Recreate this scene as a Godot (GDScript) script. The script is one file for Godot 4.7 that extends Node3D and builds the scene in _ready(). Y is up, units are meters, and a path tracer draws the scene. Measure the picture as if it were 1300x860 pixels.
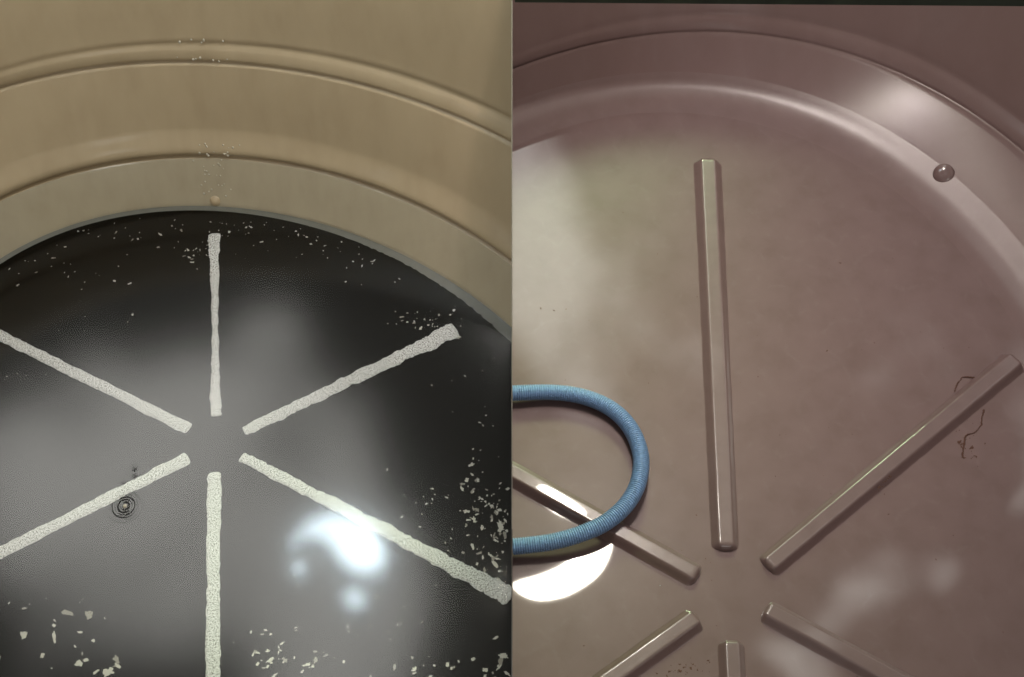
extends Node3D
# Two halves of a moulded plastic tank, seen from above: one flooded and full of black
# sediment, one emptied and clean, with an added thin panel between them to part their light.

const GAP := 0.0014
# outline of each tank at a height: [height, centre x, centre z, half length, half width, turn]
const SILTED := [[0.004, -0.7949, -1.9097, 0.8844, 1.1574, 0.6256], [0.016, -0.7703, -1.8927, 0.9154, 1.2013, 0.612],
	[0.16, -0.7988, -1.9017, 1.0229, 1.2687, 0.5526], [0.2, -0.7889, -1.903, 1.047, 1.2827, 0.5556],
	[0.46, -0.7452, -1.9254, 1.1258, 1.4604, 0.4552], [0.52, -0.7344, -1.9268, 1.1515, 1.4647, 0.4403],
	[1.1, -0.72, -1.93, 1.30, 1.62, 0.42]]
const CLEAN := [[0.0, 0.4162, -1.5674, 1.8757, 1.3784, 0.1744], [0.03, 0.3487, -1.577, 1.8861, 1.4067, 0.2257],
	[0.15, 0.3966, -1.6011, 2.0086, 1.5241, 0.3408], [0.2, 0.4033, -1.608, 2.0439, 1.5287, 0.3606],
	[0.8, 0.42, -1.64, 2.40, 1.80, 0.38]]

var mats := {}
var rng := RandomNumberGenerator.new()


func _ready() -> void:
	rng.seed = 7
	var cam := Camera3D.new()
	cam.name = "camera"
	cam.position = Vector3(0, 3.72555, 0)
	cam.rotation = Vector3(-1.0, 0, 0)
	cam.fov = 26.87
	cam.near = 0.05
	cam.far = 100.0
	add_child(cam)
	var env := Environment.new()
	env.background_mode = Environment.BG_SKY
	env.sky = Sky.new()
	env.sky.sky_material = clouds()
	env.background_energy_multiplier = 1.0
	env.tonemap_mode = Environment.TONE_MAPPER_LINEAR
	env.tonemap_exposure = 1.0
	env.sdfgi_enabled = true
	env.ssao_enabled = true
	env.ssil_enabled = true
	var we := WorldEnvironment.new()
	we.name = "daylight"
	we.environment = env
	add_child(we)
	lamps()
	materials()
	silted_tank()
	clean_tank()
	divider()
	hose()
	dirt()


# ---------------------------------------------------------------- sky

func clouds() -> PanoramaSkyMaterial:
	# [azimuth, elevation, half width, half height, amount]: the clouds mirrored in the tank floors
	var banks := [[-31.1, 56.2, 7.0, 2.2, 0.7], [-17.0, 55.0, 3.1, 1.1, 0.8], [-24.0, 59.5, 8.4, 2.6, 0.8], [-33.2, 59.7, 10.1, 2.9, 0.7], [-28.0, 65.1, 16.6, 3.6, 0.7], [-15.7, 66.3, 8.2, 3.6, 0.9], [-42.5, 63.1, 7.3, 2.6, 0.55], [-22.8, 69.9, 9.8, 2.0, 0.6], [-15.0, 58.0, 4.0, 2.2, 0.7], [-14.1, 61.7, 3.9, 1.8, 0.6], [-38.5, 57.5, 7.0, 4.0, 1.0], [-29.9, 51.3, 6.7, 1.2, -0.9], [-24.3, 53.9, 3.8, 1.2, -0.4], [-8.5, 56.0, 5.6, 2.2, -1.1], [-5.7, 60.0, 5.0, 3.5, -1.1], [-3.8, 65.5, 4.5, 4.0, -1.2], [-2.9, 71.0, 6.6, 2.7, -1], [-0.5, 54.6, 6.5, 4.2, 0.85], [11.3, 55.8, 17.7, 10.2, 0.48], [26.6, 55.6, 3.0, 3.1, 0.8], [32.7, 64.4, 4.6, 1.7, 0.75], [37.5, 62.3, 3.4, 1.2, 0.7], [31.2, 67.1, 5.8, 1.5, 0.9], [36.7, 56.9, 2.2, 2.0, 0.8], [32.8, 58.1, 3.9, 1.9, -0.8], [44.1, 61.8, 5.0, 3.4, -1.3], [19.3, 52.5, 5.8, 3.0, 0.15], [9.4, 68.6, 11.7, 2.4, 0.3]]
	var w := 1440
	var h := 720
	var big := noise(11, 2.2, 3)
	var fine := noise(12, 9.0, 4)
	var warp := noise(13, 7.0, 3)
	var im := Image.create(w, h, false, Image.FORMAT_RGBF)
	var gap := Color(0.19, 0.18, 0.155)
	var lit := Color(5.8, 5.7, 5.35)
	im.fill(Color(0.3, 0.29, 0.27))
	for y in h / 2:
		var el := 90.0 - (y + 0.5) / h * 180.0
		var ce := cos(deg_to_rad(el))
		var near := []
		for b in banks:
			if absf(el - b[1]) < 3.2 * b[3] + 3.0:
				near.append(b)
		for x in w:
			var az := (x + 0.5) / w * 360.0
			if az > 180.0:
				az -= 360.0
			var d := Vector3(sin(deg_to_rad(az)) * ce, sin(deg_to_rad(el)), -cos(deg_to_rad(az)) * ce)
			var n := big.get_noise_3dv(d) + 0.42 * fine.get_noise_3dv(d)
			var az2 := az + 4.5 * warp.get_noise_3dv(d * 1.0)
			var el2 := el + 2.6 * warp.get_noise_3dv(d + Vector3(9, 0, 0))
			var k := n * 1.5 - 0.34
			for b in near:
				var u: float = (az2 - b[0]) / b[2]
				var v: float = (el2 - b[1]) / b[3]
				var q := u * u + v * v
				if q < 9.0:
					k += b[4] * 1.22 * exp(-q)
			var s := smoothstep(-0.1, 0.95, k)
			im.set_pixel(x, y, gap.lerp(lit, s))
	var m := PanoramaSkyMaterial.new()
	m.panorama = ImageTexture.create_from_image(im)
	return m


func noise(sd: int, freq: float, octaves := 4, kind := FastNoiseLite.TYPE_SIMPLEX_SMOOTH) -> FastNoiseLite:
	var n := FastNoiseLite.new()
	n.seed = sd
	n.noise_type = kind
	n.frequency = freq
	n.fractal_octaves = octaves
	return n


# ---------------------------------------------------------------- materials

func noise_tex(sd: int, freq: float, octaves: int, stops: Array, size := 512) -> NoiseTexture2D:
	var t := NoiseTexture2D.new()
	t.width = size
	t.height = size
	t.seamless = true
	t.noise = noise(sd, freq, octaves)
	var g := Gradient.new()
	g.offsets = PackedFloat32Array(stops.map(func(s): return s[0]))
	g.colors = PackedColorArray(stops.map(func(s): return s[1]))
	t.color_ramp = g
	return t


func grey(v: float) -> Color:
	return Color(v, v, v)


func lin(r: float, g: float, b: float) -> Color:
	return Color(r, g, b).linear_to_srgb()


func plastic(albedo: Color, rough: float, coat: float, sd: int, scale: Vector3) -> StandardMaterial3D:
	var m := StandardMaterial3D.new()
	m.albedo_color = albedo
	m.albedo_texture = noise_tex(sd, 0.012, 5, [[0.0, Color(0.93, 0.92, 0.91)], [0.45, Color(0.97, 0.967, 0.965)], [1.0, Color(1, 1, 1)]])
	m.roughness = rough
	m.uv1_triplanar = true
	m.uv1_world_triplanar = true
	m.uv1_scale = scale
	m.heightmap_enabled = true
	m.heightmap_texture = noise_tex(sd + 1, 0.02, 4, [[0.0, grey(0)], [1.0, grey(1)]])
	m.heightmap_scale = 0.03
	if coat > 0.0:
		m.clearcoat_enabled = true
		m.clearcoat = coat
		m.clearcoat_roughness = 0.03
	return m


# faint pale drying marks and scratches left on the plastic
func marks(m: StandardMaterial3D, sd: int) -> void:
	var t := NoiseTexture2D.new()
	t.width = 1024
	t.height = 1024
	t.seamless = true
	var n := noise(sd, 0.004, 5)
	n.fractal_type = FastNoiseLite.FRACTAL_RIDGED
	n.domain_warp_enabled = true
	n.domain_warp_amplitude = 40.0
	n.domain_warp_frequency = 0.01
	t.noise = n
	var c: Color = m.albedo_color.lerp(Color(0.85, 0.84, 0.82), 0.45)
	var g := Gradient.new()
	g.offsets = PackedFloat32Array([0.0, 0.72, 0.9, 1.0])
	g.colors = PackedColorArray([Color(c, 0.0), Color(c, 0.01), Color(c, 0.045), Color(c, 0.075)])
	t.color_ramp = g
	m.detail_enabled = true
	m.detail_blend_mode = BaseMaterial3D.BLEND_MODE_MIX
	m.detail_albedo = t


func materials() -> void:
	mats.beige = plastic(lin(0.49, 0.385, 0.25), 0.42, 0.2, 20, Vector3(1.3, 0.5, 1.3))
	mats.wet_sheen_beige = plastic(lin(0.44, 0.38, 0.275), 0.3, 1.0, 22, Vector3(2.3, 0.9, 2.3))  # clear coat for the wet film; greyer tone paints in pale cloud reflection
	mats.wet_sheen_beige.clearcoat_roughness = 0.12
	mats.pale = plastic(lin(0.42, 0.40, 0.34), 0.5, 0.0, 24, Vector3(2, 2, 2))
	mats.margin = plastic(lin(0.15, 0.15, 0.125), 0.6, 0.0, 26, Vector3(3, 3, 3))
	var clean := lin(0.168, 0.108, 0.104) # one moulded shell: floor, wall, ribs and stud
	mats.pink = plastic(clean, 0.34, 0.9, 28, Vector3(1.1, 1.1, 1.1))
	mats.pink.metallic_specular = 0.3
	marks(mats.pink, 70)
	mats.fillet = mats.pink.duplicate()
	mats.fillet.clearcoat = 0.3
	mats.fillet.clearcoat_roughness = 0.24
	mats.pink_wall = plastic(clean, 0.45, 0.16, 36, Vector3(0.9, 0.4, 0.9))
	mats.pink_wall.metallic_specular = 0.15
	mats.pink_wall.clearcoat_roughness = 0.17
	mats.pink_rib = plastic(clean, 0.28, 0.9, 32, Vector3(2.1, 2.1, 2.1))
	marks(mats.pink_wall, 74)
	marks(mats.beige, 78)
	mats.stud = plastic(clean, 0.2, 0.5, 38, Vector3(4, 4, 4))
	var m := StandardMaterial3D.new()
	m.albedo_color = Color.WHITE
	m.albedo_texture = noise_tex(40, 0.09, 5, [[0.0, lin(0.001, 0.001, 0.0008)], [0.5, lin(0.003, 0.0028, 0.0022)], [0.72, lin(0.006, 0.0055, 0.0045)], [1.0, lin(0.02, 0.019, 0.016)]], 1024)
	m.roughness = 0.85
	m.metallic_specular = 0.1
	m.uv1_triplanar = true
	m.uv1_world_triplanar = true
	m.uv1_scale = Vector3(1.7, 1.7, 1.7)
	mats.silt = m
	m = StandardMaterial3D.new()
	m.albedo_texture = noise_tex(44, 0.18, 4, [[0.0, lin(0.08, 0.08, 0.065)], [0.31, lin(0.16, 0.16, 0.135)], [0.43, lin(0.57, 0.57, 0.56)], [0.58, lin(0.74, 0.74, 0.73)], [1.0, lin(0.84, 0.84, 0.83)]], 2048)
	m.roughness = 0.8
	m.metallic_specular = 0.1
	m.uv1_triplanar = true
	m.uv1_world_triplanar = true
	m.uv1_scale = Vector3(0.5, 0.5, 0.5)
	mats.silted_rib = m
	m = StandardMaterial3D.new()
	m.albedo_color = lin(0.55, 0.53, 0.47)
	m.roughness = 0.8
	m.metallic_specular = 0.1
	mats.flake = m
	mats.dull_flake = m.duplicate()
	mats.dull_flake.albedo_color = lin(0.30, 0.28, 0.24)
	m = StandardMaterial3D.new()
	m.albedo_color = Color(1, 1, 1, 0.0)
	m.transparency = BaseMaterial3D.TRANSPARENCY_ALPHA
	m.roughness = 0.1
	m.metallic_specular = 0.5
	mats.water = m
	m = StandardMaterial3D.new()
	m.albedo_color = lin(0.23, 0.37, 0.64)
	m.albedo_texture = noise_tex(90, 0.03, 5, [[0.0, Color(0.62, 0.62, 0.6)], [0.4, Color(0.88, 0.88, 0.87)], [1.0, Color(1, 1, 1)]], 512)
	m.uv1_triplanar = true
	m.uv1_scale = Vector3(5, 5, 5)
	m.roughness = 0.28
	mats.hose = m
	m = StandardMaterial3D.new()
	m.albedo_color = lin(0.11, 0.09, 0.075)
	m.roughness = 0.7
	mats.panel = m
	m = StandardMaterial3D.new()
	m.albedo_color = lin(0.022, 0.032, 0.016)
	m.albedo_texture = noise_tex(50, 0.05, 4, [[0.0, grey(0.6)], [1.0, grey(1.0)]], 256)
	m.uv1_triplanar = true
	m.roughness = 0.6
	mats.green = m
	m = StandardMaterial3D.new()
	m.albedo_color = lin(0.085, 0.035, 0.022)
	m.roughness = 0.9
	mats.dirt = m
	m = StandardMaterial3D.new()
	m.albedo_color = lin(0.52, 0.47, 0.38)
	m.roughness = 0.08
	m.clearcoat_enabled = true
	m.clearcoat = 1.0
	m.clearcoat_roughness = 0.02
	mats.drop = m
	m = StandardMaterial3D.new()
	m.albedo_color = lin(0.03, 0.03, 0.03)
	m.roughness = 0.5
	mats.dark = m


# ---------------------------------------------------------------- mesh helpers

# rows of points joined into a smooth sheet, cut off at the panel on the given side (0: not cut)
func sheet(rows: Array, closed: bool, side: int) -> ArrayMesh:
	var nr := rows.size()
	var nc: int = rows[0].size()
	var v := PackedVector3Array()
	for r in rows:
		v.append_array(r)
	var idx := PackedInt32Array()
	for i in nr - 1:
		for j in (nc if closed else nc - 1):
			var a := i * nc + j
			var b := i * nc + (j + 1) % nc
			idx.append_array(PackedInt32Array([a, b, b + nc, a, b + nc, a + nc]))
	return trimmed(v, idx, side)


func trimmed(v: PackedVector3Array, idx: PackedInt32Array, side: int) -> ArrayMesh:
	var nrm := PackedVector3Array()
	nrm.resize(v.size())
	for t in range(0, idx.size(), 3):
		var f := (v[idx[t + 2]] - v[idx[t]]).cross(v[idx[t + 1]] - v[idx[t]])
		for k in 3:
			nrm[idx[t + k]] += f
	for i in nrm.size():
		nrm[i] = nrm[i].normalized() if nrm[i].length_squared() > 1e-20 else Vector3.UP
	var ov := PackedVector3Array()
	var on := PackedVector3Array()
	for t in range(0, idx.size(), 3):
		var p := []
		for k in 3:
			p.append([v[idx[t + k]], nrm[idx[t + k]]])
		if side != 0:
			var q := []
			for k in 3:
				var a = p[k]
				var b = p[(k + 1) % 3]
				var da: float = a[0].x * side - GAP
				var db: float = b[0].x * side - GAP
				if da >= 0.0:
					q.append(a)
				if (da > 0.0 and db < 0.0) or (da < 0.0 and db > 0.0):
					var s := da / (da - db)
					q.append([a[0].lerp(b[0], s), a[1].lerp(b[1], s).normalized()])
			p = q
		for k in range(1, p.size() - 1):
			for c in [p[0], p[k], p[k + 1]]:
				ov.append(c[0])
				on.append(c[1])
	var arr := []
	arr.resize(Mesh.ARRAY_MAX)
	arr[Mesh.ARRAY_VERTEX] = ov
	arr[Mesh.ARRAY_NORMAL] = on
	var m := ArrayMesh.new()
	m.add_surface_from_arrays(Mesh.PRIMITIVE_TRIANGLES, arr)
	return m


func obj(called: String, mesh: Mesh, mat: Material, parent: Node = self) -> MeshInstance3D:
	var o := MeshInstance3D.new()
	o.name = called
	o.mesh = mesh
	o.material_override = mat
	parent.add_child(o, true)
	return o


func thing(called: String, label: String, category: String, at := Vector3.ZERO, group := "") -> Node3D:
	var o := Node3D.new()
	o.name = called
	add_child(o, true)
	o.position = at
	tag(o, label, category, group)
	return o


func tag(o: Node, label: String, category: String, group := "") -> void:
	o.set_meta("label", label)
	o.set_meta("category", category)
	if group:
		o.set_meta("group", group)


func outline(tank: Array, h: float) -> Array:
	var i := 0
	while i < tank.size() - 2 and h > tank[i + 1][0]:
		i += 1
	var s: float = (h - tank[i][0]) / (tank[i + 1][0] - tank[i][0])
	s = maxf(s, 0.0)
	var o := []
	for k in range(1, 6):
		o.append(lerpf(tank[i][k], tank[i + 1][k], s))
	return o


func on_outline(o: Array, a: float, h: float, inward := 0.0) -> Vector3:
	var d := Vector3(sin(o[4]), 0, -cos(o[4]))
	var e := Vector3(cos(o[4]), 0, sin(o[4]))
	var p: Vector3 = d * (cos(a) * o[2]) + e * (sin(a) * o[3])
	p -= p.normalized() * inward
	return Vector3(o[0], h, o[1]) + p


func ring(tank: Array, h: float, inward: float, y: float, n := 360) -> PackedVector3Array:
	var o := outline(tank, h)
	var r := PackedVector3Array()
	for j in n:
		r.append(on_outline(o, TAU * j / n, y, inward))
	return r


func wall(tank: Array, profile: Array, side: int) -> ArrayMesh:
	var rows := []
	for p in profile:
		rows.append(ring(tank, p[0], p[1], p[0] if p.size() < 3 else p[2]))
	return sheet(rows, true, side)


func disc(tank: Array, h: float, inward: float, y: float, side: int, ragged := 0.0) -> ArrayMesh:
	var edge := ring(tank, h, inward, y, 720)
	var c := Vector3.ZERO
	for p in edge:
		c += p / edge.size()
	if ragged > 0.0:
		var n := noise(61, 70.0, 4)
		for j in edge.size():
			edge[j] += (edge[j] - c).normalized() * ragged * n.get_noise_3dv(edge[j])
	var rows := []
	for s in [0.001, 0.25, 0.5, 0.75, 0.9, 0.97, 1.0]:
		var r := PackedVector3Array()
		for p in edge:
			r.append(c + (p - c) * s)
		rows.append(r)
	if ragged > 0.0:
		var skirt := PackedVector3Array()
		for p in edge:
			skirt.append(p + (p - c).normalized() * 0.002 + Vector3(0, -0.003, 0))
		rows.append(skirt)
	return sheet(rows, true, side)


# a long moulded bar from a to b: half widths along it, rounded at both ends, a soft-edged section
func bar(a: Vector3, b: Vector3, wa: float, wb: float, high: float, square: float, lean: float, waist: float, wobble: float, sd: int, side: int) -> ArrayMesh:
	var along := (b - a).normalized()
	var across := along.cross(Vector3.UP).normalized()
	var ln := a.distance_to(b)
	var n := noise(sd, 14.0, 4)
	var n2 := noise(sd + 1, 110.0, 3)
	var steps := 90 if square <= 0.0 else 240
	var rows := []
	for i in steps + 1:
		var s := 0.5 - 0.5 * cos(PI * i / steps)
		var at := a.lerp(b, s)
		var w := lerpf(wa, wb, s) * (1.0 - waist * sin(PI * s))
		var from_end := minf(s, 1.0 - s) * ln
		var cap := clampf(from_end / (w * 0.5), 0.0, 1.0)
		cap = pow(1.0 - pow(1.0 - cap, 3.0), 1.0 / 2.6)
		var row := PackedVector3Array()
		var sec := 36
		for j in sec + 1:
			var t := PI * j / sec
			var c := signf(cos(t)) * pow(absf(cos(t)), 2.0 / maxf(square, 0.1))
			var y := pow(maxf(sin(t), 0.0), 2.0 / maxf(square, 0.1))
			if square <= 0.0:
				c = lerpf(1.0, -1.0, float(j) / sec)
				y = 1.0 - smoothstep(0.38, 1.0, absf(c))
			var ww := w * cap
			var edge := at + across * c * w
			ww *= 1.0 + wobble * (n.get_noise_3dv(edge * 1.0) + 0.6 * n2.get_noise_3dv(edge))
			# sides lean in towards the top
			row.append(at + across * c * ww * (1.0 - lean * y) + Vector3(0, y * high * maxf(cap, 0.02), 0))
		rows.append(row)
	return sheet(rows, false, side)


func dome(at: Vector3, up: Vector3, r: float, high: float, side := 0) -> ArrayMesh:
	var u := up.normalized()
	var e := u.cross(Vector3(0.3, 0.1, 0.9)).normalized()
	var f := u.cross(e)
	var rows := []
	for i in 11:
		var t := PI * 0.5 * i / 10.0
		var row := PackedVector3Array()
		for j in 28:
			var p := TAU * j / 28
			row.append(at + (e * cos(p) + f * sin(p)) * r * maxf(cos(t), 0.001) + u * high * sin(t))
		rows.append(row)
	return sheet(rows, true, side)


func tube(path: PackedVector3Array, radii: PackedFloat32Array, sides: int, side: int) -> ArrayMesh:
	var rows := []
	var keep := Vector3.UP
	for i in path.size():
		var dir := (path[mini(i + 1, path.size() - 1)] - path[maxi(i - 1, 0)]).normalized()
		var e := dir.cross(keep).normalized()
		var f := e.cross(dir)
		var row := PackedVector3Array()
		for j in sides:
			var t := TAU * j / sides
			row.append(path[i] + (e * cos(t) + f * sin(t)) * radii[i])
		rows.append(row)
	return sheet(rows, true, side)


func smooth_path(pts: Array, step: float) -> PackedVector3Array:
	var c := Curve3D.new()
	c.bake_interval = 0.004
	for i in pts.size():
		var t: Vector3 = (pts[mini(i + 1, pts.size() - 1)] - pts[maxi(i - 1, 0)]) / 6.0
		c.add_point(pts[i], -t, t)
	var out := PackedVector3Array()
	for i in int(c.get_baked_length() / step) + 1:
		out.append(c.sample_baked(minf(i * step, c.get_baked_length()), true))
	return out


# a lump or flake: a ragged outline in the floor plane, raised in the middle
func flake(r: float, long: float, high: float, sd: int) -> ArrayMesh:
	var n := noise(sd, 0.9, 3)
	var nc := 28
	var v := PackedVector3Array([Vector3(0, high, 0)])
	for j in nc:
		var t := TAU * j / nc
		var k := maxf(0.35, 1.0 + 0.95 * n.get_noise_2d(cos(t) + 0.3, sin(t)))
		v.append(Vector3(cos(t) * r * k * long, 0, sin(t) * r * k / long))
	var idx := PackedInt32Array()
	for j in nc:
		idx.append_array(PackedInt32Array([0, 1 + j, 1 + (j + 1) % nc]))
	return trimmed(v, idx, 0)


# ---------------------------------------------------------------- the silted tank

func silted_tank() -> void:
	var t := thing("water_tank", "beige round plastic tank with white ribs on a floor of black sediment", "tank")
	obj("wet_sheen_band", wall(SILTED, [[0.016, 0.004, 0.011], [0.016, 0.001], [0.026, 0.002], [0.04, 0.001], [0.09, 0.0], [0.145, 0.0], [0.151, -0.001]], -1), mats.wet_sheen_beige, t)
	obj("wall", wall(SILTED, [[0.151, -0.001], [0.154, -0.007], [0.158, -0.011], [0.162, -0.010], [0.165, -0.002], [0.168, 0.006], [0.173, 0.011], [0.181, 0.0145], [0.19, 0.0155], [0.2, 0.014], [0.21, 0.0105], [0.222, 0.006], [0.236, 0.002], [0.25, 0.0], [0.3, 0.0], [0.38, 0.0], [0.448, 0.0], [0.4535, -0.001],
		[0.4565, -0.007], [0.46, -0.010], [0.464, -0.008], [0.467, -0.001], [0.471, 0.002], [0.478, 0.004], [0.49, 0.0045], [0.502, 0.004], [0.509, 0.002], [0.515, -0.001], [0.522, -0.003], [0.53, -0.001], [0.538, 0.0015], [0.55, 0.0015], [0.566, 0.0], [0.65, 0.0], [0.78, 0.0], [0.9, 0.0],
		[0.915, -0.004], [0.92, -0.012], [0.92, -0.05], [0.91, -0.06], [0.5, -0.06], [0.1, -0.06], [0.016, -0.06, -0.03], [0.016, 0.3, -0.03]], -1), mats.beige, t)
	obj("floor_margin", wall(SILTED, [[0.004, 0.05, -0.001], [0.004, 0.01, 0.0005], [0.008, 0.008, 0.003], [0.012, 0.006, 0.0065], [0.016, 0.006, 0.010], [0.016, 0.002, 0.0125]], -1), mats.margin, t)
	obj("floor", disc(SILTED, 0.004, 0.015, 0.0, -1), mats.pale, t)
	var silt := obj("sediment", disc(SILTED, 0.004, -0.002, 0.0035, -1, 0.007), mats.silt, t)
	silt.set_meta("label", "black sediment film over the tank floor")
	# ribs: inner end, outer end, half widths
	var ribs := [[-0.893, -2.1099, -0.9761, -2.8003, 0.022, 0.024], [-0.8046, -2.0585, -0.1729, -2.4244, 0.022, 0.034], [-0.8032, -1.976, -0.0, -1.532, 0.021, 0.036],
		[-0.8766, -1.9236, -0.80, -1.21, 0.026, 0.027], [-0.9566, -1.9707, -1.55, -1.608, 0.026, 0.026], [-0.966, -2.0665, -1.62, -2.411, 0.025, 0.022]]
	for i in 6:
		var r = ribs[i]
		var a := Vector3(r[0], 0.0, r[1])
		var b := Vector3(r[2], 0.0, r[3])
		obj("rib", bar(a, b, r[4] * 0.9, r[5] * 0.9, 0.007, 2.6, 0.12, 0.42 if i == 0 else 0.1, 0.42 if i < 3 else 0.26, 100 + i * 7, -1), mats.silted_rib, t)
	obj("stud", dome(Vector3(-0.981, 0.026, -2.918), Vector3(0.05, 0.55, 0.83), 0.019, 0.011), mats.beige, t)
	flakes(silt)
	water()
	droplets(t)


func flakes(parent: Node) -> void:
	var shapes := []
	for i in 10:
		shapes.append(flake(1.0, 1.0 + 0.09 * i, 0.12, 300 + i))
	# clusters: x, z, spread x, spread z, how many, typical size in millimetres
	var spots := [[-1.501, -2.677, 0.153, 0.069, 24, 3], [-1.264, -2.797, 0.155, 0.03, 18, 3], [-0.959, -2.843, 0.156, 0.025, 20, 3], [-0.644, -2.788, 0.155, 0.03, 20, 3], [-0.38, -2.646, 0.127, 0.05, 12, 3], [-0.149, -2.463, 0.074, 0.059, 8, 3], [-1.036, -2.724, 0.041, 0.032, 22, 3], [-0.77, -2.756, 0.308, 0.08, 18, 2.2], [-0.297, -2.454, 0.069, 0.021, 26, 3], [-1.51, -2.252, 0.043, 0.011, 7, 2.5], [-0.091, -1.819, 0.059, 0.139, 80, 4], [-0.04, -1.695, 0.034, 0.086, 40, 6], [-0.251, -1.819, 0.041, 0.056, 14, 3], [-1.266, -1.412, 0.087, 0.063, 14, 8], [-1.07, -1.334, 0.054, 0.027, 5, 8], [-1.227, -1.504, 0.11, 0.046, 6, 4], [-0.668, -1.379, 0.039, 0.056, 16, 5.5], [-0.579, -1.345, 0.086, 0.033, 16, 4.5], [-0.391, -1.435, 0.13, 0.068, 16, 3.2], [-0.193, -1.334, 0.107, 0.031, 16, 5.5], [-0.03, -1.345, 0.021, 0.04, 9, 8], [-0.784, -1.67, 0.628, 0.316, 34, 1.8], [-1.366, -2.478, 0.224, 0.119, 12, 2], [-0.51, -2.692, 0.204, 0.079, 12, 2.2], [-0.12, -2.19, 0.096, 0.111, 8, 2.2]]
	var found := []
	var o := outline(SILTED, 0.004)
	for s in spots:
		for i in int(s[4] * 1.15):
			var p := Vector3(s[0] + s[2] * rng.randfn() * 0.8, 0.0036, s[1] + s[3] * rng.randfn() * 0.8)
			var v := p - Vector3(o[0], 0, o[1])
			var d := Vector3(sin(o[4]), 0, -cos(o[4]))
			var e := Vector3(cos(o[4]), 0, sin(o[4]))
			var rr := Vector2(v.dot(d) / o[2], v.dot(e) / o[3]).length()
			var size: float = s[5] * 0.0007 * exp(clampf(rng.randfn() * 0.5, -1.2, 0.75))
			var turn := rng.randf() * TAU
			var kind := rng.randi() % 10
			if rr < 0.985 and p.x < -0.012:
				found.append([size, p, turn, kind])
	found.sort_custom(func(a, b): return a[0] > b[0])
	var rest := SurfaceTool.new()
	rest.begin(Mesh.PRIMITIVE_TRIANGLES)
	var left := 0
	for i in found.size():
		var f = found[i]
		var x := Transform3D(Basis(Vector3.UP, f[2]).scaled(Vector3(f[0], f[0] * 0.5, f[0])), f[1])
		if i < 280:
			obj("flake", shapes[f[3]], mats.flake if i % 3 else mats.dull_flake, parent).transform = x
		else:
			rest.append_from(shapes[f[3]], 0, x)
			left += 1
	if left:
		obj("flake_specks", rest.commit(), mats.flake, parent).set_meta("kind", "stuff")


func water() -> void:
	# one surface, drawn fine where drops have just fallen
	var c := Vector3(-1.119, 0.0, -1.806)
	var drops := [[0.0, 0.0, 0.055, 1.0], [0.012, -0.108, 0.027, 0.55], [-0.012, -0.066, 0.021, 0.4]]
	var o := outline(SILTED, 0.016)
	var y := 0.0165
	var n := 200
	var reach := PackedFloat32Array()
	for j in n:
		var t := TAU * j / n
		var r := 0.2
		for k in 4000:
			var p := c + Vector3(cos(t), 0, sin(t)) * r - Vector3(o[0], 0, o[1])
			if Vector2(p.dot(Vector3(sin(o[4]), 0, -cos(o[4]))) / o[2], p.dot(Vector3(cos(o[4]), 0, sin(o[4]))) / o[3]).length() > 1.004:
				break
			r += 0.001
		reach.append(r)
	var rs := []
	for i in 120:
		rs.append(0.0002 + i * 0.00125)
	for i in 10:
		rs.append(0.16 + i * 0.004)
	var rows := []
	for r in rs:
		var row := PackedVector3Array()
		for j in n:
			var t := TAU * j / n
			var p := Vector3(cos(t) * r, 0, sin(t) * r)
			var h := 0.0
			for d in drops:
				var q := Vector2(p.x - d[0], p.z - d[1]).length()
				var u: float = q / d[2]
				if u < 1.3:
					h += d[3] * 0.00017 * 1.7 * cos(q * TAU / (d[2] * 0.30)) * exp(-u * u * 1.2) * smoothstep(1.3, 0.8, u)
			row.append(c + p + Vector3(0, y + h, 0))
		rows.append(row)
	for s in [0.1, 0.3, 0.6, 1.0]:
		var row := PackedVector3Array()
		for j in n:
			var t := TAU * j / n
			var r: float = lerpf(0.2, reach[j], s)
			row.append(c + Vector3(cos(t) * r, y, sin(t) * r))
		rows.append(row)
	var w := obj("water", sheet(rows, true, -1), mats.water)
	w.set_meta("kind", "structure")
	obj("bubble", dome(c + Vector3(0, y, 0), Vector3.UP, 0.006, 0.005), mats.drop, w)
	w.set_meta("label", "shallow clear water with drop rings over the black sediment")
	w.set_meta("category", "water")


func droplets(parent: Node) -> void:
	# beads of water running down the wall above the stud
	for i in 54:
		var h := 0.03 + 0.12 * rng.randf()
		if i > 22:
			h = [0.176, 0.2, 0.475, 0.535][i % 4] + rng.randfn() * 0.004
		var a := -0.665 + 0.28 * h + rng.randfn() * (0.03 if h < 0.16 else 0.04)
		var p := on_outline(outline(SILTED, h), a, h, 0.001 if h < 0.16 else 0.013 if h < 0.3 else 0.005)
		var r := 0.0022 + 0.0022 * rng.randf()
		obj("droplet", dome(p, Vector3(0.05, 0.5, 0.85), r, r * 0.8), mats.drop, parent)


# ---------------------------------------------------------------- the clean tank

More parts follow.
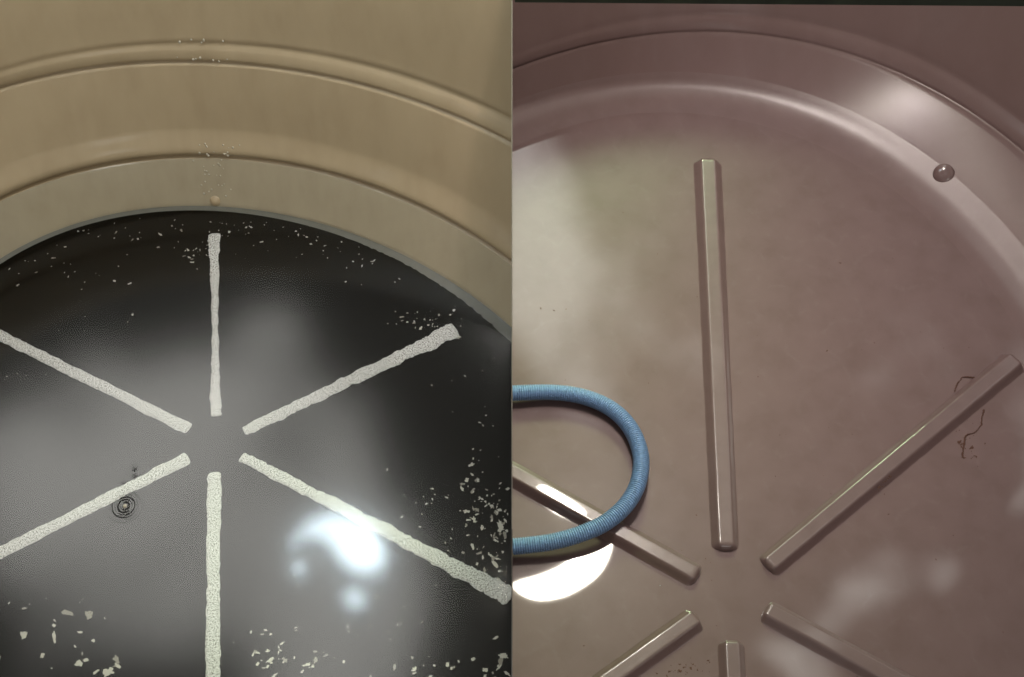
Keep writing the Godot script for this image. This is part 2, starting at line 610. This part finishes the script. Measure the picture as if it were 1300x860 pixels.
func clean_tank() -> void:
	var t := thing("water_tank", "emptied and cleaned round plastic tank with pinkish floor and raised ribs", "tank")
	obj("fillet", wall(CLEAN, [[0.03, 0.15, -0.004], [0.03, 0.115, 0.0], [0.03, 0.10, 0.001], [0.03, 0.08, 0.0033], [0.03, 0.06, 0.0073], [0.03, 0.04, 0.0131], [0.03, 0.02, 0.0208], [0.03, 0.0, 0.03], [0.042, 0.001], [0.055, 0.0005]], 1), mats.fillet, t)
	obj("wall", wall(CLEAN, [[0.055, 0.0005], [0.075, 0.0], [0.1, 0.0], [0.138, 0.0], [0.144, -0.0005],
		[0.147, -0.0025], [0.15, -0.004], [0.153, -0.0025], [0.157, 0.001], [0.163, 0.003], [0.173, 0.004], [0.184, 0.0035], [0.192, 0.0012], [0.198, -0.0012], [0.204, -0.002], [0.213, -0.001], [0.225, 0.0005], [0.24, 0.0], [0.3, 0.0], [0.4, 0.0], [0.5, 0.0], [0.55, 0.0],
		[0.56, -0.004], [0.565, -0.012], [0.565, -0.05], [0.555, -0.06], [0.2, -0.06], [0.0, -0.06, -0.03], [0.0, 0.3, -0.03]], 1), mats.pink_wall, t)
	obj("floor", disc(CLEAN, 0.0, 0.098, 0.0, 1), mats.pink, t)
	var ribs := [[0.608, -1.6723, 0.6635, -3.1107, 0.043, 0.052], [0.7195, -1.6191, 1.5586, -2.3111, 0.042, 0.047], [0.7008, -1.4942, 1.30, -1.13, 0.041, 0.043],
		[0.6012, -1.4027, 0.57, -0.6, 0.04, 0.043], [0.5131, -1.4711, -0.1, -1.03, 0.041, 0.043], [0.5237, -1.5905, -0.1, -1.981, 0.041, 0.043]]
	for i in 6:
		var r = ribs[i]
		obj("rib", bar(Vector3(r[0], -0.001, r[1]), Vector3(r[2], -0.001, r[3]), r[4], r[5], 0.026, 0.0, 0.0, 0.0, 0.03, 200 + i * 5, 1), mats.pink_rib, t)
	obj("stud", dome(Vector3(1.440, 0.045, -3.013), Vector3(-0.36, 0.72, 0.6), 0.036, 0.017), mats.stud, t)
	# straight bar and post, added for the dark green border strip at the top
	var strip_bar := thing("added_bar", "added dark green straight bar standing in for a border strip along the top edge", "bar", Vector3(2.75, -0.03, -1.7903))
	strip_bar.rotation.y = -0.0108
	var g := BoxMesh.new()
	g.size = Vector3(2.745, 0.05, 0.06)
	obj("rail", g, mats.green, strip_bar).position = Vector3(-1.3725, 2.055, 0)
	var post := BoxMesh.new()
	post.size = Vector3(0.06, 2.03, 0.06)
	obj("post", post, mats.green, strip_bar).position = Vector3(-0.03, 1.014, 0)


func divider() -> void:
	var b := BoxMesh.new()
	b.size = Vector3(GAP * 1.4, 1.08, 3.9)
	var o := obj("added_divider", b, mats.panel)  # added panel, stops light crossing between the two tanks
	o.position = Vector3(0, 0.51, -3.2)
	tag(o, "added thin upright panel keeping the light of the black silted tank and the pinkish clean one apart", "panel")


# ---------------------------------------------------------------- hose and dirt

func hose() -> void:
	var pts := []
	for p in [[0.0005, -2.172], [0.119, -2.178], [0.214, -2.164], [0.296, -2.123], [0.352, -2.055], [0.378, -1.963], [0.367, -1.872], [0.329, -1.796], [0.27, -1.739], [0.202, -1.705], [0.112, -1.68], [0.0005, -1.668]]:
		pts.append(Vector3(p[0], 0.0275, p[1]))
	var path := smooth_path(pts, 0.0009)
	# where it crosses the rib it is lifted onto it
	var radii := PackedFloat32Array()
	var run := 0.0
	for i in path.size():
		if i:
			run += 0.0009
		radii.append(0.0246 - 0.0036 * pow(0.5 - 0.5 * sin(run * TAU / 0.0068), 2.0))
		var a := Vector2(0.5237, -1.5905)
		var d := (Vector2(-0.1, -1.981) - a).normalized()
		var off := absf((Vector2(path[i].x, path[i].z) - a).cross(d))
		path[i].y += 0.026 * exp(-pow(off / 0.22, 2.0))
	var t := thing("suction_hose", "blue corrugated hose curving in a loop on the pinkish tank floor", "hose")
	obj("corrugated_tube", tube(path, radii, 28, 1), mats.hose, t)


func dirt() -> void:
	var t := thing("dirt_strand", "thin brown strand of dirt hooked round the rib that points right", "dirt")
	for line in [[[1.350, -2.195], [1.355, -2.215], [1.382, -2.246], [1.416, -2.246], [1.437, -2.222]], [[1.428, -2.137], [1.418, -2.11], [1.404, -2.083], [1.38, -2.06], [1.362, -2.048], [1.345, -2.01], [1.335, -1.976]]]:
		var pts := []
		for p in line:
			pts.append(Vector3(p[0] + rng.randfn() * 0.003, 0.001, p[1] + rng.randfn() * 0.003))
		var path := smooth_path(pts, 0.004)
		var n := noise(77, 60.0, 3)
		var radii := PackedFloat32Array()
		for i in path.size():
			radii.append(0.0021 * (1.0 + 1.0 * n.get_noise_3dv(path[i])))
			path[i] += Vector3(n.get_noise_1d(i * 0.1), 0, n.get_noise_1d(50.0 + i * 0.1)) * 0.004
		obj("strand", tube(path, radii, 6, 0), mats.dirt, t)
	var patches := [
		["dirt_crumbs", "brown crumbs caught along the tail of the dirt strand", Vector3(1.352, 0.0, -2.02), Vector2(0.012, 0.035), 22, 0.0],
		["dirt_crumbs", "olive brown smear halfway along the rib pointing right", Vector3(1.088, 0.021, -1.898), Vector2(0.03, 0.014), 26, 0.69],
		["dirt_crumbs", "brown scuff on the floor below the rib pointing lower left", Vector3(0.462, 0.0, -1.322), Vector2(0.035, 0.012), 40, 0.2]]
	var shape := flake(1.0, 1.25, 0.5, 410)
	var grit := SurfaceTool.new()
	grit.begin(Mesh.PRIMITIVE_TRIANGLES)
	for i in 90:
		var s := 0.0011 * exp(rng.randfn() * 0.45)
		grit.append_from(shape, 0, Transform3D(Basis(Vector3.UP, rng.randf() * TAU).scaled(Vector3(s, s, s)), Vector3(rng.randf_range(0.05, 1.6), 0.0005, rng.randf_range(-2.9, -1.2))))
	var grit_node := obj("grit", grit.commit(), mats.dirt)
	grit_node.set_meta("kind", "stuff")
	tag(grit_node, "tiny dark grit scattered over the pinkish tank floor", "grit")
	for p in patches:
		var st := SurfaceTool.new()
		st.begin(Mesh.PRIMITIVE_TRIANGLES)
		for i in p[4]:
			var q := Vector2(rng.randfn() * p[3].x, rng.randfn() * p[3].y).rotated(-p[5])
			var s := 0.0016 * exp(rng.randfn() * 0.5)
			st.append_from(shape, 0, Transform3D(Basis(Vector3.UP, rng.randf() * TAU).scaled(Vector3(s, s, s)), Vector3(q.x, 0.0005, q.y)))
		var o := obj(p[0], st.commit(), mats.dirt)
		o.position = p[2]
		o.set_meta("kind", "stuff")
		tag(o, p[1], "dirt")


# ---------------------------------------------------------------- added lights: mirrored glows standing in for the hatch opening, and unseen spots

func lamp(label: String, high: float, shapes: Array, colour: Color, glow: float, energy: float, bulb: Vector3) -> void:
	var mid := Vector2.ZERO
	for p in shapes[0]:
		mid += Vector2(p[0], p[1]) / shapes[0].size()
	var t := thing("hatch_stand_in", label, "lamp", Vector3(mid.x, high, mid.y))  # glowing shape stands in for the hatch opening; housing and cord are invented
	var m := StandardMaterial3D.new()
	m.albedo_color = Color(0.8, 0.8, 0.8)
	m.emission_enabled = true
	m.emission = colour
	m.emission_energy_multiplier = glow
	for s in shapes:
		var pts := []
		for p in s:
			pts.append(Vector3(p[0] - mid.x, 0, p[1] - mid.y))
		var c := Curve3D.new()
		c.bake_interval = 0.008
		for i in pts.size() + 1:
			var k := pts.size()
			var tn: Vector3 = (pts[(i + 1) % k] - pts[(i + k - 1) % k]) / 6.0
			c.add_point(pts[i % k], -tn, tn)
		var loop := PackedVector2Array()
		var baked := c.get_baked_points()
		for i in baked.size() - 1:
			loop.append(Vector2(baked[i].x, baked[i].z))
		obj("hatch_glow", slab(loop, 0.0, 0.02), m, t)
		var grown: Array = Geometry2D.offset_polygon(loop, 0.006)
		obj("lamp_housing", slab(grown[0], 0.021, 0.05), mats_dark(), t)
	var cord := CylinderMesh.new()
	cord.top_radius = 0.004
	cord.bottom_radius = 0.004
	cord.height = 2.0
	obj("cord", cord, mats_dark(), t).position = Vector3(0, 1.05, 0)
	var l := OmniLight3D.new()
	l.name = "lamp_light"
	l.light_color = colour
	l.light_energy = energy
	l.light_size = 0.012
	l.omni_range = 12.0
	l.omni_attenuation = 2.0
	l.shadow_enabled = true
	l.position = Vector3(bulb.x - mid.x, -0.03, bulb.z - mid.y)
	t.add_child(l)


func mats_dark() -> StandardMaterial3D:
	if not mats.has("black"):
		var m := StandardMaterial3D.new()
		m.albedo_color = Color(0.16, 0.16, 0.16)
		m.roughness = 0.6
		mats.black = m
	return mats.black


func slab(loop: PackedVector2Array, y0: float, y1: float) -> ArrayMesh:
	var st := SurfaceTool.new()
	st.begin(Mesh.PRIMITIVE_TRIANGLES)
	st.set_smooth_group(-1)
	var tri := Geometry2D.triangulate_polygon(loop)
	for k in range(0, tri.size(), 3):
		for i in [0, 1, 2]:
			st.add_vertex(Vector3(loop[tri[k + i]].x, y0, loop[tri[k + i]].y))
		for i in [0, 2, 1]:
			st.add_vertex(Vector3(loop[tri[k + i]].x, y1, loop[tri[k + i]].y))
	for i in loop.size():
		var a := loop[i]
		var b := loop[(i + 1) % loop.size()]
		for p in [Vector3(a.x, y0, a.y), Vector3(b.x, y0, b.y), Vector3(b.x, y1, b.y), Vector3(a.x, y0, a.y), Vector3(b.x, y1, b.y), Vector3(a.x, y1, a.y)]:
			st.add_vertex(p)
	st.generate_normals()
	return st.commit()


func spot(label: String, at: Vector3, aim: Vector3, angle: float, blend: float, colour: Color, energy: float, size: float) -> void:
	var t := thing("added_spot", label, "lamp", at)  # unseen spot added only for its light, housing included
	var dir := (aim - at).normalized()
	t.look_at_from_position(at, aim, Vector3.UP if absf(dir.y) < 0.95 else Vector3.RIGHT)
	var c := CylinderMesh.new()
	c.top_radius = 0.03
	c.bottom_radius = 0.05
	c.height = 0.14
	var o := obj("lamp_housing", c, mats_dark(), t)
	o.rotation = Vector3(PI / 2, 0, 0)
	o.position = Vector3(0, 0, 0.08)
	var l := SpotLight3D.new()
	l.name = "lamp_light"
	l.light_color = colour
	l.light_energy = energy
	l.light_size = size
	l.spot_angle = angle
	l.spot_angle_attenuation = blend
	l.spot_range = 12.0
	l.spot_attenuation = 2.0
	l.shadow_enabled = true
	t.add_child(l)


func lamps() -> void:
	lamp("added curved glow with two small side glows standing in for the hatch opening over the silted tank", 2.5, [
		[[-1.055, -2.80], [-1.02, -2.87], [-0.945, -2.944], [-0.86, -2.97], [-0.795, -2.965], [-0.70, -2.91], [-0.638, -2.85], [-0.60, -2.74], [-0.66, -2.68], [-0.76, -2.70], [-0.83, -2.78], [-0.90, -2.86], [-0.98, -2.86]],
		[[-1.03, -2.70], [-1.01, -2.73], [-0.98, -2.71], [-0.98, -2.67], [-1.01, -2.66]],
		[[-0.78, -2.55], [-0.74, -2.58], [-0.69, -2.55], [-0.70, -2.51], [-0.75, -2.51]]], Color(0.90, 0.97, 1.0), 40.0, 0.06, Vector3(-0.70, 0, -2.80))
	lamp("added curved glow with a small side glow standing in for the hatch opening over the clean tank", 3.0, [
		[[0.008, -2.824], [0.028, -2.854], [0.161, -2.897], [0.282, -2.966], [0.359, -3.098], [0.432, -3.103], [0.513, -3.089], [0.501, -2.993], [0.429, -2.88], [0.287, -2.786], [0.159, -2.756], [0.072, -2.773]],
		[[0.136, -3.349], [0.157, -3.372], [0.247, -3.335], [0.376, -3.226], [0.359, -3.199], [0.278, -3.217], [0.205, -3.262]]], Color(1.0, 0.97, 0.9), 85.0, 0.3, Vector3(0.30, 0, -2.90))
	spot("added unseen spot beside the curved glow, strengthening its light on the clean tank floor", Vector3(0.34, 3.0, -2.95), Vector3(0.75, 0.0, -2.6), 24.0, 1.0, Color(1.0, 0.92, 0.96), 4.6, 0.03)
	spot("added unseen greenish spot beyond the far wall, making the glow on the clean tank floor", Vector3(0.5, 3.9, -7.3), Vector3(-0.05, 0.0, -2.1), 10.5, 1.0, Color(0.86, 1.0, 0.76), 50.0, 0.7)
